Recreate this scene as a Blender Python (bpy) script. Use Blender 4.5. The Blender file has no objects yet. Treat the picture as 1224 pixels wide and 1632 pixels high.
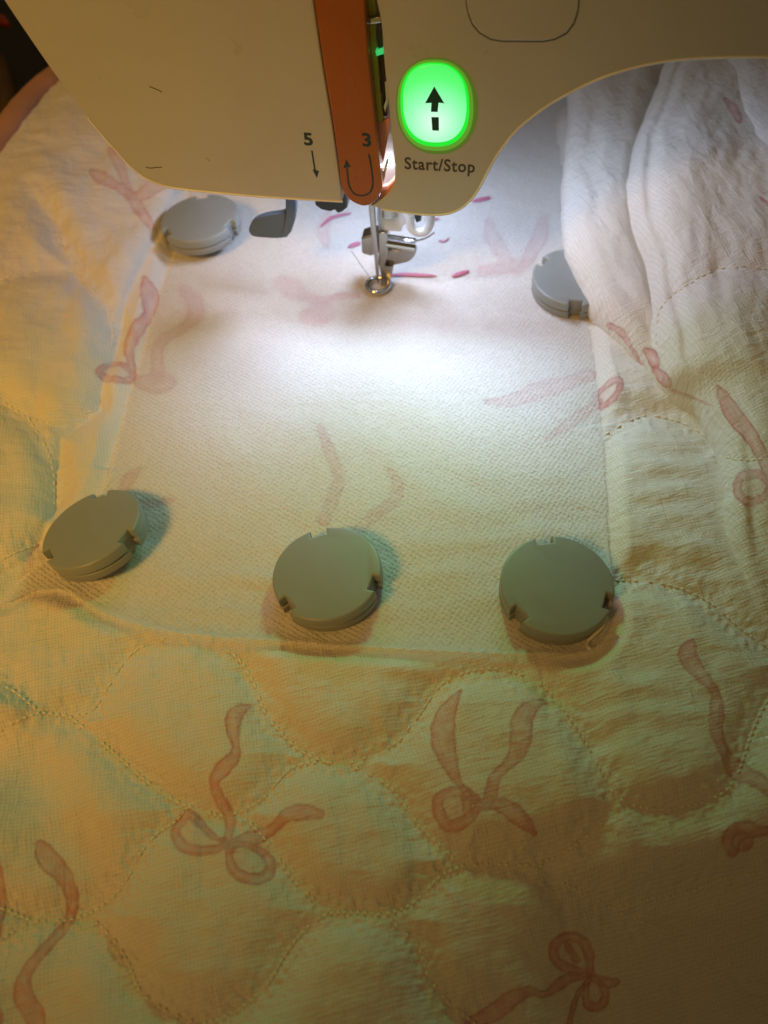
import bpy, bmesh, math, random
import numpy as np
from mathutils import Vector, Matrix
random.seed(4); np.random.seed(4)
SC = bpy.context.scene
SC.unit_settings.scale_length = 0.01            # one unit is one centimetre
COL = SC.collection
R_ = math.radians

# ------------------------------------------------------------------ camera
FPX, PITCH, ROLL, CAMZ = 1281.0, R_(56), R_(5), 20.0
Fv = np.array([0, math.cos(PITCH), -math.sin(PITCH)])
R0 = np.array([1.0, 0, 0]); U0 = np.array([0, math.sin(PITCH), math.cos(PITCH)])
Rv = R0*math.cos(ROLL) - U0*math.sin(ROLL)
Uv = U0*math.cos(ROLL) + R0*math.sin(ROLL)
CP = np.array([0, 0, CAMZ])
cam = bpy.data.cameras.new('camera'); co = bpy.data.objects.new('camera', cam); COL.objects.link(co)
m = Matrix(((Rv[0], Uv[0], -Fv[0], 0), (Rv[1], Uv[1], -Fv[1], 0), (Rv[2], Uv[2], -Fv[2], CAMZ), (0, 0, 0, 1)))
co.matrix_world = m
cam.sensor_fit = 'VERTICAL'; cam.sensor_height = 36; cam.sensor_width = 27
cam.lens = FPX/1632*36
cam.clip_start = 0.1; cam.clip_end = 1000
cam.dof.use_dof = True; cam.dof.focus_distance = 22.8; cam.dof.aperture_fstop = 0.11
SC.camera = co
SC.render.resolution_x = 768; SC.render.resolution_y = 1024

# ------------------------------------------------------------------ room light
W = bpy.data.worlds.new('World'); SC.world = W; W.use_nodes = True
W.node_tree.nodes['Background'].inputs[0].default_value = (1.0, 0.66, 0.27, 1)
W.node_tree.nodes['Background'].inputs[1].default_value = 0.085
SC.view_settings.view_transform = 'Standard'; SC.view_settings.look = 'None'
SC.view_settings.exposure = 0; SC.view_settings.gamma = 1

def lamp(name, kind, loc, target, energy, color, **kw):
    d = bpy.data.lights.new(name, kind); d.energy = energy; d.color = color
    for k, v in kw.items(): setattr(d, k, v)
    o = bpy.data.objects.new(name, d); COL.objects.link(o); o.location = loc
    o.rotation_euler = (Vector(target)-Vector(loc)).to_track_quat('-Z', 'Y').to_euler()
    return o
# the warm desk lamp of the room, high on the left and a little behind the viewer
lamp('warm_desk_lamp', 'SPOT', (-38, -20, 54), (-10, 21.5, 0), 124000, (1.0, 0.52, 0.105), spot_size=R_(38), spot_blend=1.0, shadow_soft_size=7.5)

# ------------------------------------------------------------------ projection helpers
def ray(px, py):
    px = np.asarray(px, float); py = np.asarray(py, float)
    return Fv*FPX + Rv*(px[..., None]-612) - Uv*(py[..., None]-816)
def gp(px, py, z=0.0):                          # the place on height z that the photograph shows at px, py
    d = ray(px, py); t = (z-CAMZ)/d[..., 2]
    return CP + d*np.asarray(t)[..., None]
def proj(P):
    Q = P-CP; zc = Q@Fv
    return 612+FPX*(Q@Rv)/zc, 816-FPX*(Q@Uv)/zc, zc

YAW = R_(13)
T = np.array([math.cos(YAW), -math.sin(YAW), 0]); NF = np.array([-math.sin(YAW), -math.cos(YAW), 0]); ZU = np.array([0, 0, 1.0])
needle_foot = gp(602, 456, 0.15)
F0 = needle_foot*np.array([1, 1, 0]) + NF*2.2      # a point of the machine's front plane
def fp(px, py, off=0.0):                        # pixel -> (s, z) on the front plane pushed out by off
    d = ray(px, py); P0 = F0+NF*off
    t = ((P0-CP)@NF)/(d@NF)
    P = CP + d*np.asarray(t)[..., None]
    return np.stack([(P-F0)@T, P[..., 2]], -1)
def fw(s, z, off=0.0):
    return F0 + T*s + ZU*z + NF*off

# ------------------------------------------------------------------ object helpers
def tag(o, label=None, cat=None, group=None, kind=None):
    if label: o['label'] = label
    if cat: o['category'] = cat
    if group: o['group'] = group
    if kind: o['kind'] = kind
    return o
def empty(name, loc=(0, 0, 0)):
    o = bpy.data.objects.new(name, None); COL.objects.link(o); o.location = loc; o.empty_display_size = 1
    return o
def link(name, me, mat, parent=None, smooth=True):
    o = bpy.data.objects.new(name, me); COL.objects.link(o)
    if mat: me.materials.append(mat)
    if smooth:
        me.polygons.foreach_set('use_smooth', [True]*len(me.polygons))
    if parent is not None:
        o.parent = parent
        o.matrix_parent_inverse = parent_inv(parent)
    return o
def parent_inv(p):
    M = Matrix.Identity(4); chain = []
    q = p
    while q is not None: chain.append(q); q = q.parent
    for q in reversed(chain):
        loc = Matrix.LocRotScale(q.location, q.rotation_euler, q.scale)
        M = M @ q.matrix_parent_inverse @ loc
    return M.inverted()
def catmull(pts, n=6, closed=False):
    P = np.array(pts, float); N = len(P); out = []
    rng = range(N if closed else N-1)
    for i in rng:
        if closed: a, b, c, d = P[(i-1) % N], P[i], P[(i+1) % N], P[(i+2) % N]
        else: a, b, c, d = P[max(i-1, 0)], P[i], P[i+1], P[min(i+2, N-1)]
        for k in range(n):
            t = k/n
            out.append(0.5*((2*b)+(c-a)*t+(2*a-5*b+4*c-d)*t*t+(3*b-a-3*c+d)*t**3))
    if not closed: out.append(P[-1])
    return np.array(out)
def plate_sz(name, sz, d0, d1, mat, parent, bevel=0.0, seg=3):
    """prism on the front plane from offset d0 (back) to d1 (front); sz = outline in plane coordinates"""
    sz = np.array(sz); n = len(sz)
    V = [tuple(fw(s, z, d0)) for s, z in sz] + [tuple(fw(s, z, d1)) for s, z in sz]
    area = 0.5*sum(sz[i][0]*sz[(i+1) % n][1]-sz[(i+1) % n][0]*sz[i][1] for i in range(n))
    top = list(range(n, 2*n)); bot = list(range(n))[::-1]
    Fc = [top, bot] + [[i, (i+1) % n, n+(i+1) % n, n+i] for i in range(n)]
    if area < 0: Fc = [f[::-1] for f in Fc]
    me = bpy.data.meshes.new(name); me.from_pydata(V, [], Fc); me.update()
    o = link(name, me, mat, parent, smooth=bevel > 0)
    if bevel:
        b = o.modifiers.new('bevel', 'BEVEL'); b.width = bevel; b.segments = seg; b.limit_method = 'ANGLE'; b.angle_limit = R_(45); b.harden_normals = True
    return o
def plate(name, px, d0, d1, mat, parent, bevel=0.0, seg=3, off=None):
    px = np.array(px, float)
    return plate_sz(name, fp(px[:, 0], px[:, 1], d1 if off is None else off), d0, d1, mat, parent, bevel, seg)
def tube(name, pts, rad, mat, parent=None, seg=12, closed=False, flat=1.0, caps=True):
    P = [Vector(p) for p in pts]; n = len(P)
    rad = [rad]*n if np.isscalar(rad) else list(rad)
    V, Fc = [], []; up = Vector((0, 0, 1)); prevx = None
    for i in range(n):
        a = P[(i-1) % n] if (closed or i > 0) else P[i]; b = P[(i+1) % n] if (closed or i < n-1) else P[i]
        d = (b-a).normalized()
        if prevx is None:
            x = d.cross(up)
            if x.length < 1e-3: x = d.cross(Vector((0, 1, 0)))
        else: x = prevx - d*prevx.dot(d)
        x.normalize(); prevx = x; y = d.cross(x)
        for k in range(seg):
            a_ = 2*math.pi*k/seg
            V.append(P[i] + x*(math.cos(a_)*rad[i]) + y*(math.sin(a_)*rad[i]*flat))
    for i in range(n if closed else n-1):
        j = (i+1) % n
        for k in range(seg):
            k2 = (k+1) % seg
            Fc.append([i*seg+k, i*seg+k2, j*seg+k2, j*seg+k])
    if not closed and caps:
        Fc.append(list(range(seg))[::-1]); Fc.append([(n-1)*seg+k for k in range(seg)])
    me = bpy.data.meshes.new(name); me.from_pydata([tuple(v) for v in V], [], Fc); me.update()
    bm = bmesh.new(); bm.from_mesh(me); bmesh.ops.recalc_face_normals(bm, faces=bm.faces); bm.to_mesh(me); bm.free()
    o = link(name, me, mat, parent)
    me.set_sharp_from_angle(angle=R_(50))
    return o

# ------------------------------------------------------------------ materials
def new_mat(name):
    mt = bpy.data.materials.new(name); mt.use_nodes = True
    nt = mt.node_tree; return mt, nt, nt.nodes['Principled BSDF']
def nd(nt, t, **kw):
    n = nt.nodes.new(t)
    for k, v in kw.items():
        if k in n.inputs: n.inputs[k].default_value = v
        else: setattr(n, k, v)
    return n
def mixc(nt, fac, a, b, mode='MIX'):
    n = nt.nodes.new('ShaderNodeMix'); n.data_type = 'RGBA'; n.blend_type = mode
    for s, v in ((0, fac), (6, a), (7, b)):
        if isinstance(v, (int, float)): n.inputs[s].default_value = v
        elif isinstance(v, tuple): n.inputs[s].default_value = v if len(v) == 4 else (*v, 1)
        else: nt.links.new(v, n.inputs[s])
    return n.outputs[2]
def mth(nt, op, a, b=None, c=None):
    n = nt.nodes.new('ShaderNodeMath'); n.operation = op
    for i, v in enumerate((a, b, c)):
        if v is None: continue
        if isinstance(v, (int, float)): n.inputs[i].default_value = v
        else: nt.links.new(v, n.inputs[i])
    return n.outputs[0]
def plastic(name, col, rough=0.4, vary=0.06, bump=0.02, scale=6.0, metallic=0.0, spec=0.5, sss=0.0):
    mt, nt, p = new_mat(name)
    tc = nd(nt, 'ShaderNodeTexCoord')
    n1 = nd(nt, 'ShaderNodeTexNoise', Scale=scale*0.12, Detail=4.0); nt.links.new(tc.outputs['Object'], n1.inputs['Vector'])
    n2 = nd(nt, 'ShaderNodeTexNoise', Scale=scale*4, Detail=3.0); nt.links.new(tc.outputs['Object'], n2.inputs['Vector'])
    dark = tuple(c*(1-vary*2) for c in col)
    nt.links.new(mixc(nt, n1.outputs[0], dark, tuple(min(1, c*(1+vary)) for c in col)), p.inputs['Base Color'])
    nt.links.new(mth(nt, 'MULTIPLY_ADD', n1.outputs[0], 0.15, rough-0.07), p.inputs['Roughness'])
    b = nd(nt, 'ShaderNodeBump', Strength=0.25, Distance=bump); nt.links.new(n2.outputs[0], b.inputs['Height']); nt.links.new(b.outputs[0], p.inputs['Normal'])
    p.inputs['Metallic'].default_value = metallic; p.inputs['Specular IOR Level'].default_value = spec
    if sss:
        p.inputs['Subsurface Weight'].default_value = sss; p.inputs['Subsurface Radius'].default_value = (0.3, 0.2, 0.1); p.inputs['Subsurface Scale'].default_value = 0.4
    return mt
def emis(name, col, strength):
    mt, nt, p = new_mat(name)
    p.inputs['Base Color'].default_value = (*[c*0.5 for c in col], 1)
    p.inputs['Emission Color'].default_value = (*col, 1); p.inputs['Emission Strength'].default_value = strength
    p.inputs['Roughness'].default_value = 0.3
    return mt
M = {}
M['shell'] = plastic('ivory_shell', (0.47, 0.46, 0.41), 0.30, 0.03, 0.004, 5, sss=0.0)
M['shell_back'] = plastic('ivory_shell_rear', (0.60, 0.57, 0.50), 0.5, 0.03, 0.004, 5)
M['orange'] = plastic('orange_plastic', (0.34, 0.098, 0.018), 0.26, 0.06, 0.004, 5)
M['orange_clear'] = plastic('pale_orange_plastic', (0.85, 0.34, 0.20), 0.35, 0.05, 0.004)
M['rim_highlight'] = plastic('painted_rim_highlight', (0.78, 0.76, 0.70), 0.25, 0.02, 0.002)
M['print_dark'] = plastic('dark_green_print', (0.012, 0.03, 0.022), 0.5)
M['print_grey'] = plastic('grey_brown_print', (0.06, 0.045, 0.03), 0.55)
M['mark'] = plastic('brown_scuff', (0.09, 0.05, 0.02), 0.7)
M['magnet'] = plastic('grey_magnet_plastic', (0.295, 0.325, 0.315), 0.36, 0.05, 0.006, 5)
M['magnet_base'] = plastic('grey_magnet_base', (0.27, 0.285, 0.275), 0.42, 0.05, 0.006, 5)
M['lever'] = plastic('slate_lever', (0.10, 0.14, 0.19), 0.4, 0.05)
M['steel'] = plastic('steel', (0.40, 0.385, 0.35), 0.22, 0.08, 0.004, 5, metallic=1.0)
M['chrome'] = plastic('chrome', (0.62, 0.62, 0.60), 0.12, 0.04, 0.002, 5, metallic=1.0)
M['white_part'] = plastic('white_nylon', (0.72, 0.74, 0.74), 0.4)
M['dark_part'] = plastic('dark_mechanism', (0.03, 0.035, 0.035), 0.4)
M['lime'] = plastic('lime_lever', (0.50, 0.52, 0.06), 0.3)
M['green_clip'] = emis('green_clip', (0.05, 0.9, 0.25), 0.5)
M['table'] = plastic('dark_table', (0.012, 0.011, 0.009), 0.6, 0.2, 0.02, 3)
M['brown_thing'] = plastic('brown_cloth', (0.10, 0.055, 0.02), 0.8, 0.2)
M['red_thing'] = plastic('red_glint_colour', (0.4, 0.03, 0.01), 0.4)

def fabric_mat():
    mt, nt, p = new_mat('printed_muslin')
    L = nt.links.new
    tc = nd(nt, 'ShaderNodeTexCoord')
    at = nd(nt, 'ShaderNodeAttribute', attribute_name='ink')
    sep = nd(nt, 'ShaderNodeSeparateColor'); L(at.outputs['Color'], sep.inputs[0])
    mp = nd(nt, 'ShaderNodeMapping'); L(tc.outputs['Object'], mp.inputs[0]); mp.inputs['Rotation'].default_value = (0, 0, R_(-10))
    nz = nd(nt, 'ShaderNodeTexNoise', Scale=0.9, Detail=3.0); L(mp.outputs[0], nz.inputs['Vector'])
    warp = mixc(nt, 0.22, mp.outputs[0], nz.outputs['Color'], 'ADD')
    wx = nd(nt, 'ShaderNodeTexWave', Scale=3.7, Distortion=1.2, Detail=2.0); wx.bands_direction = 'X'; L(warp, wx.inputs['Vector'])
    wx.inputs['Detail Scale'].default_value = 2.0
    wy = nd(nt, 'ShaderNodeTexWave', Scale=3.4, Distortion=1.2, Detail=2.0); wy.bands_direction = 'Y'; L(warp, wy.inputs['Vector'])
    wy.inputs['Detail Scale'].default_value = 2.0
    weave = mth(nt, 'MULTIPLY', wx.outputs['Fac'], wy.outputs['Fac'])
    fine = nd(nt, 'ShaderNodeTexNoise', Scale=26.0, Detail=4.0, Roughness=0.7); L(mp.outputs[0], fine.inputs['Vector'])
    # long soft crinkles, stretched both ways
    m2 = nd(nt, 'ShaderNodeMapping'); L(mp.outputs[0], m2.inputs[0]); m2.inputs['Scale'].default_value = (2.4, 0.7, 1.0)
    cr = nd(nt, 'ShaderNodeTexNoise', Scale=1.5, Detail=4.0, Roughness=0.55); cr.inputs['Distortion'].default_value = 0.6; L(m2.outputs[0], cr.inputs['Vector'])
    m3 = nd(nt, 'ShaderNodeMapping'); L(mp.outputs[0], m3.inputs[0]); m3.inputs['Scale'].default_value = (0.8, 3.2, 1.0)
    cr2 = nd(nt, 'ShaderNodeTexNoise', Scale=1.6, Detail=4.0, Roughness=0.55); cr2.inputs['Distortion'].default_value = 0.6; L(m3.outputs[0], cr2.inputs['Vector'])
    # colour
    base = mixc(nt, mth(nt, 'MULTIPLY', weave, 0.75), (0.80, 0.77, 0.70), (0.62, 0.59, 0.53))
    base = mixc(nt, mth(nt, 'MULTIPLY', fine.outputs[0], 0.25), base, (0.60, 0.57, 0.53))
    patch = nd(nt, 'ShaderNodeTexNoise', Scale=6.0, Detail=3.0); L(tc.outputs['Object'], patch.inputs['Vector'])
    ink1 = mixc(nt, patch.outputs[0], (0.60, 0.27, 0.26), (0.74, 0.42, 0.39))
    c = mixc(nt, mth(nt, 'MULTIPLY', sep.outputs[0], 0.85), base, ink1)
    c = mixc(nt, mth(nt, 'MULTIPLY', sep.outputs[1], mth(nt, 'MULTIPLY_ADD', fine.outputs[0], 0.5, 0.45)), c, (0.42, 0.13, 0.12))
    c = mixc(nt, mth(nt, 'MULTIPLY', weave, 0.10), c, (0.7, 0.68, 0.62))
    L(c, p.inputs['Base Color'])
    p.inputs['Roughness'].default_value = 0.92; p.inputs['Specular IOR Level'].default_value = 0.15
    p.inputs['Sheen Weight'].default_value = 0.12; p.inputs['Sheen Roughness'].default_value = 0.5
    b1 = nd(nt, 'ShaderNodeBump', Strength=0.45, Distance=0.015); L(weave, b1.inputs['Height'])
    b2 = nd(nt, 'ShaderNodeBump', Strength=0.5, Distance=0.010); L(fine.outputs[0], b2.inputs['Height']); L(b1.outputs[0], b2.inputs['Normal'])
    b3 = nd(nt, 'ShaderNodeBump', Strength=0.6, Distance=0.10); L(mth(nt, 'ADD', cr.outputs[0], cr2.outputs[0]), b3.inputs['Height']); L(b2.outputs[0], b3.inputs['Normal'])
    L(b3.outputs[0], p.inputs['Normal'])
    return mt
def sheet_mat():
    mt, nt, p = new_mat('nonwoven_backing')
    L = nt.links.new
    tc = nd(nt, 'ShaderNodeTexCoord')
    mp = nd(nt, 'ShaderNodeMapping'); L(tc.outputs['Object'], mp.inputs[0]); mp.inputs['Rotation'].default_value = (0, 0, R_(38)); mp.inputs['Scale'].default_value = (1, 1, 0.02)
    vo = nd(nt, 'ShaderNodeTexVoronoi', Scale=7.5, Randomness=0.3); L(mp.outputs[0], vo.inputs['Vector'])
    m2 = nd(nt, 'ShaderNodeMapping'); L(mp.outputs[0], m2.inputs[0]); m2.inputs['Scale'].default_value = (1.0, 7.0, 1)
    st = nd(nt, 'ShaderNodeTexNoise', Scale=1.6, Detail=6.0, Roughness=0.65); L(m2.outputs[0], st.inputs['Vector'])
    fi = nd(nt, 'ShaderNodeTexNoise', Scale=30.0, Detail=3.0); L(tc.outputs['Object'], fi.inputs['Vector'])
    dim = mth(nt, 'SMOOTH_MIN', vo.outputs['Distance'], 0.5, 0.2)
    L(mixc(nt, mth(nt, 'MULTIPLY', dim, 1.6), (0.76, 0.755, 0.73), (0.94, 0.935, 0.92)), p.inputs['Base Color'])
    p.inputs['Roughness'].default_value = 0.42; p.inputs['Specular IOR Level'].default_value = 0.35
    b1 = nd(nt, 'ShaderNodeBump', Strength=1.0, Distance=0.07); L(dim, b1.inputs['Height'])
    b2 = nd(nt, 'ShaderNodeBump', Strength=0.6, Distance=0.08); L(st.outputs[0], b2.inputs['Height']); L(b1.outputs[0], b2.inputs['Normal'])
    b3 = nd(nt, 'ShaderNodeBump', Strength=0.3, Distance=0.01); L(fi.outputs[0], b3.inputs['Height']); L(b2.outputs[0], b3.inputs['Normal'])
    L(b3.outputs[0], p.inputs['Normal'])
    tr = nd(nt, 'ShaderNodeBsdfTransparent'); mx = nd(nt, 'ShaderNodeMixShader')
    L(mth(nt, 'MULTIPLY_ADD', fi.outputs[0], 0.3, 0.38), mx.inputs[0]); L(p.outputs[0], mx.inputs[1]); L(tr.outputs[0], mx.inputs[2])
    L(mx.outputs[0], nt.nodes['Material Output'].inputs[0])
    return mt
M['fabric'] = fabric_mat(); M['sheet'] = sheet_mat()
M['thread'] = plastic('cream_thread', (0.93, 0.88, 0.74), 0.3, 0.05, 0.004)
M['pink_thread'] = plastic('rose_thread', (0.55, 0.16, 0.26), 0.5, 0.15, 0.01, 20)
def binding_mat():
    mt, nt, p = new_mat('rose_binding')
    tc = nd(nt, 'ShaderNodeTexCoord'); n = nd(nt, 'ShaderNodeTexNoise', Scale=14.0, Detail=4.0); nt.links.new(tc.outputs['Object'], n.inputs['Vector'])
    nt.links.new(mixc(nt, n.outputs[0], (0.42, 0.22, 0.16), (0.56, 0.32, 0.25)), p.inputs['Base Color']); p.inputs['Roughness'].default_value = 0.9
    b = nd(nt, 'ShaderNodeBump', Strength=0.6, Distance=0.04); nt.links.new(n.outputs[0], b.inputs['Height']); nt.links.new(b.outputs[0], p.inputs['Normal'])
    return mt
M['binding'] = binding_mat()

# ------------------------------------------------------------------ the table under everything
def table():
    V = []; Fc = []
    n = 24
    for j in range(n+1):
        for i in range(n+1):
            V.append((-90+180*i/n, -40+160*j/n, -7.0 + 0.02*random.random()))
    for j in range(n):
        for i in range(n):
            a = j*(n+1)+i; Fc.append([a, a+1, a+n+2, a+n+1])
    me = bpy.data.meshes.new('table_surface'); me.from_pydata(V, [], Fc)
    tag(link('table_surface', me, M['table']), kind='structure')
table()

# ------------------------------------------------------------------ the quilt as a fine draped sheet
def sstep(a, b, x):
    t = np.clip((x-a)/(b-a), 0, 1); return t*t*(3-2*t)
def vnoise(x, y, seed=0):
    rs = np.random.RandomState(seed); G = rs.rand(256, 256)
    xi = np.floor(x).astype(int); yi = np.floor(y).astype(int); fx = x-xi; fy = y-yi
    fx = fx*fx*(3-2*fx); fy = fy*fy*(3-2*fy)
    g = lambda a, b: G[a % 256, b % 256]
    return (g(xi, yi)*(1-fx)*(1-fy)+g(xi+1, yi)*fx*(1-fy)+g(xi, yi+1)*(1-fx)*fy+g(xi+1, yi+1)*fx*fy)*2-1
def fbm(x, y, o=3, seed=0):
    r = 0; a = 1
    for k in range(o):
        r = r+a*vnoise(x*2**k+7.3*k, y*2**k-3.1*k, seed+k); a *= 0.5
    return r
def seg_dist(X, Y, pts, signed=False, widths=None):
    """distance to a polyline (positive on its right-hand side when signed); with widths returns distance minus the local half width"""
    best = np.full(X.shape, 1e9, np.float32); sg = np.ones(X.shape, np.float32)
    for i in range(len(pts)-1):
        ax, ay = pts[i][0], pts[i][1]; bx, by = pts[i+1][0], pts[i+1][1]
        dx, dy = bx-ax, by-ay; L2 = dx*dx+dy*dy+1e-9
        t = np.clip(((X-ax)*dx+(Y-ay)*dy)/L2, 0, 1)
        ex, ey = X-ax-t*dx, Y-ay-t*dy
        d = np.sqrt(ex*ex+ey*ey)
        if widths is not None: d = d-(widths[i]*(1-t)+widths[i+1]*t)
        c = dx*(Y-ay)-dy*(X-ax)
        mk = d < best-1e-6
        best = np.where(mk, d, best); sg = np.where(mk, np.where(c > 0, -1.0, 1.0), sg)
    return best*sg if signed else best

NR, NC = 860, 800
# rows: spaced finer towards the viewer
yy = np.linspace(0, 1, 4000)*62-5
zc = yy*math.cos(PITCH)+CAMZ*math.sin(PITCH)
cum = np.concatenate([[0], np.cumsum((1/zc**2)[:-1])]); cum /= cum[-1]
rows = np.interp(np.linspace(0, 1, NR), cum, yy)
uu = np.linspace(-0.74, 0.80, NC)
Yg = np.repeat(rows[:, None], NC, 1); Zc = Yg*math.cos(PITCH)+CAMZ*math.sin(PITCH)
Xg = uu[None, :]*Zc
def world(pl, z):
    return [tuple(gp(x, y, z)[:2]) for x, y in pl]
def dome(d, w): t = np.clip(d/w, 0, 1); return np.sqrt(np.clip(1-(1-t)**2, 0, 1))

H = 0.10*fbm(Xg/4.2, Yg/4.2, 3, 11)
# hooped middle stays flat and tight
P0x, P0y, _ = proj(np.stack([Xg, Yg, np.zeros_like(Xg)], -1))
sheet_px = [(330, 150), (300, 330), (258, 460), (217, 600), (188, 700), (160, 790), (100, 872), (34, 925), (8, 968), (62, 945), (112, 950), (170, 985), (250, 1010), (350, 1023), (480, 1031), (600, 1040),
            (720, 1046), (850, 1050), (930, 1046), (966, 1010), (972, 960), (970, 880), (964, 740), (952, 620), (938, 520), (925, 440), (905, 320), (885, 200), (870, 150)]
def inside(X, Y, poly):
    r = np.zeros(X.shape, bool); n = len(poly); j = n-1
    for i in range(n):
        xi, yi = poly[i]; xj, yj = poly[j]
        with np.errstate(divide='ignore', invalid='ignore'):
            c = ((yi > Y) != (yj > Y)) & (X < (xj-xi)*(Y-yi)/(yj-yi+1e-12)+xi)
        r ^= c; j = i
    return r
sheet_s = catmull(sheet_px, 5, True)
sheet_w = world([tuple(p) for p in sheet_s], 0.0)
def dist_closed(X, Y, poly): return seg_dist(X, Y, list(poly)+[poly[0]])
ins = inside(Xg, Yg, sheet_w)
dS = dist_closed(Xg, Yg, sheet_w)*np.where(ins, -1, 1)      # < 0 inside
flat = sstep(1.5, -0.4, dS)
H *= (1-flat)
# left: the quilt comes up beside the hoop
eL = world([(330, 180), (290, 300), (262, 375), (235, 425), (200, 500), (178, 590), (150, 660), (100, 705), (88, 760), (84, 830), (40, 900), (-60, 960), (-200, 1020)], 0.0)
dL = seg_dist(Xg, Yg, eL, True)
H += 0.55*dome(np.maximum(dL, 0), 1.1)*(dL > 0) + 0.85*sstep(0.6, 6.0, dL)
H += 0.10*fbm(Xg/1.6+3, Yg/3.2, 3, 40)*sstep(0, 1.5, dL)
# near right: the quilt bends down beyond the ridge; near left: a furrow
rid = world([(300, 2300), (520, 1720), (660, 1530), (760, 1400), (860, 1335), (960, 1318), (1100, 1325), (1224, 1330), (1500, 1320)], 0.0)
dR = seg_dist(Xg, Yg, rid, True)
H += -2.0*sstep(-1.6, 4.4, dR) - 0.34*np.clip(Xg-1.2, 0, 5)*sstep(0.2, 3.0, dR)*sstep(1.0, 4.0, Xg) + 0.12*np.exp(-((dR+0.8)/0.9)**2)*sstep(1.5, 7, Xg)
fur = world([(-90, 1170), (40, 1215), (100, 1290), (130, 1400), (120, 1500), (60, 1640), (40, 1750)], 0.0)
dF = seg_dist(Xg, Yg, fur)
H += -0.40*np.exp(-(dF/1.0)**2)
knob = world([(-45, 1110), (8, 1130)], 0.6)
dK = seg_dist(Xg, Yg, knob)
H += 0.75*np.exp(-(dK/0.85)**2) + 1.0*sstep(-8.8, -12.5, Xg)*sstep(9, 3, Yg)
H += 0.16*np.exp(-(seg_dist(Xg, Yg, world([(20, 1330), (150, 1275), (200, 1340), (215, 1440)], 0))/0.6)**2)
# pressed ridge of the frame under the near edge of the backing sheet
H += 0.10*np.exp(-((dS-0.05)/0.5)**2)*(Yg < 16)
# cross pleats right of the sheet
pl = 0.8*sstep(0.2, 1.2, dS)*sstep(4.5, 2.5, dS)*sstep(3.5, 5.5, Xg)*(Yg > 1)
H += 0.045*np.sin(Yg*6.5+1.6*fbm(Xg/1.5, Yg/1.5, 2, 9)+0.5*Xg)*pl*(0.6+0.6*vnoise(Xg/1.2, Yg/1.2, 77))
H += 0.035*fbm(Xg/0.8, Yg/0.8, 3, 21)*sstep(0, 1, dS)

PX, PY, _ = proj(np.stack([Xg, Yg, H], -1)); PX = PX.astype(np.float32); PY = PY.astype(np.float32)

stitch = [
 [(300,1008),(260,1020),(220,1035),(195,1060),(170,1100),(145,1135),(110,1141),(65,1137),(30,1149),(0,1166),(-40,1200)],
 [(-30,1080),(20,1100),(65,1137)],
 [(345,1027),(380,1050),(405,1090),(420,1130),(445,1165),(485,1200),(530,1216),(565,1214),(612,1195),(637,1180),(652,1160),(668,1140),(692,1105),(717,1082),(772,1066),(822,1072),(857,1087),(882,1110),(912,1150),(932,1180),(962,1235),(982,1270),(1022,1287),(1072,1290),(1142,1270),(1172,1240),(1192,1185),(1207,1145),(1224,1115),(1260,1060)],
 [(110,1141),(165,1185),(210,1225),(260,1265),(300,1285),(350,1300),(380,1295),(415,1277),(440,1250),(465,1225),(500,1215),(530,1216)],
 [(300,1285),(280,1310),(250,1330),(225,1360),(207,1395),(185,1425),(145,1455),(105,1467),(55,1470),(30,1482),(-10,1505)],
 [(-10,1445),(10,1450),(55,1470)],
 [(145,1462),(180,1495),(205,1535),(225,1580),(265,1610),(320,1630),(360,1620),(400,1595),(430,1565),(450,1530),(470,1500),(500,1470),(530,1455),(575,1455),(612,1460),(642,1485),(667,1510),(682,1555),(712,1595),(742,1620),(780,1650)],
 [(380,1297),(412,1325),(435,1355),(455,1385),(490,1425),(530,1453)],
 [(545,1216),(585,1232),(612,1247),(627,1260),(652,1295),(682,1330),(712,1355),(732,1380),(777,1377),(837,1379),(872,1372),(920,1345),(960,1310),(982,1272)],
 [(732,1382),(700,1398),(680,1420),(650,1445),(612,1458)],
 [(860,1378),(900,1410),(935,1425),(975,1448),(1010,1465),(1050,1480),(1100,1500),(1150,1530),(1200,1560),(1240,1580)],
 [(975,1448),(1040,1432),(1095,1425),(1150,1400),(1224,1390)],
 [(980,925),(1040,928),(1090,940),(1130,960),(1160,985),(1190,1010),(1240,1042)],
 [(-10,450),(8,443),(49,433),(90,431),(120,434)],
 [(60,318),(73,333),(90,361),(98,394),(122,435),(147,463),(167,492),(180,529),(176,560)],
 [(155,649),(131,663),(98,674),(69,674),(45,667),(25,655),(-10,630)],
 [(45,667),(61,692),(78,725),(86,761),(86,806)],
 [(60,868),(41,876),(20,884),(-10,900)],
 [(1235,421),(1222,421),(1193,418),(1163,419),(1137,426),(1110,439),(1084,456),(1064,472),(1051,492),(1048,518),(1046,545)],
 [(965,693),(992,677),(1018,665),(1038,662),(1071,669),(1100,680),(1133,703)],
 [(1160,724),(1200,727),(1240,724)],
]
near = (PX > -320) & (PX < 1500) & (PY > 60) & (PY < 1800)
def px_dist(pts, widths=None, pad=60):
    xs = [p[0] for p in pts]; ys = [p[1] for p in pts]
    mk = (PX > min(xs)-pad) & (PX < max(xs)+pad) & (PY > min(ys)-pad) & (PY < max(ys)+pad)
    out = np.full(PX.shape, 1e3, np.float32)
    if mk.any(): out[mk] = seg_dist(PX[mk], PY[mk], pts, False, widths)
    return out
dSt = np.full(PX.shape, 1e3, np.float32)
stitch = [catmull(s, 4) for s in stitch]
for s in stitch: dSt = np.minimum(dSt, px_dist(s))
cm = Zc/FPX                                           # centimetres per pixel
ds = dSt*cm
H += 0.34*(1-np.exp(-(ds/0.6)**2))*sstep(0.0, 0.6, dS)*near
H -= 0.02*np.exp(-(ds/0.08)**2)
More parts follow.
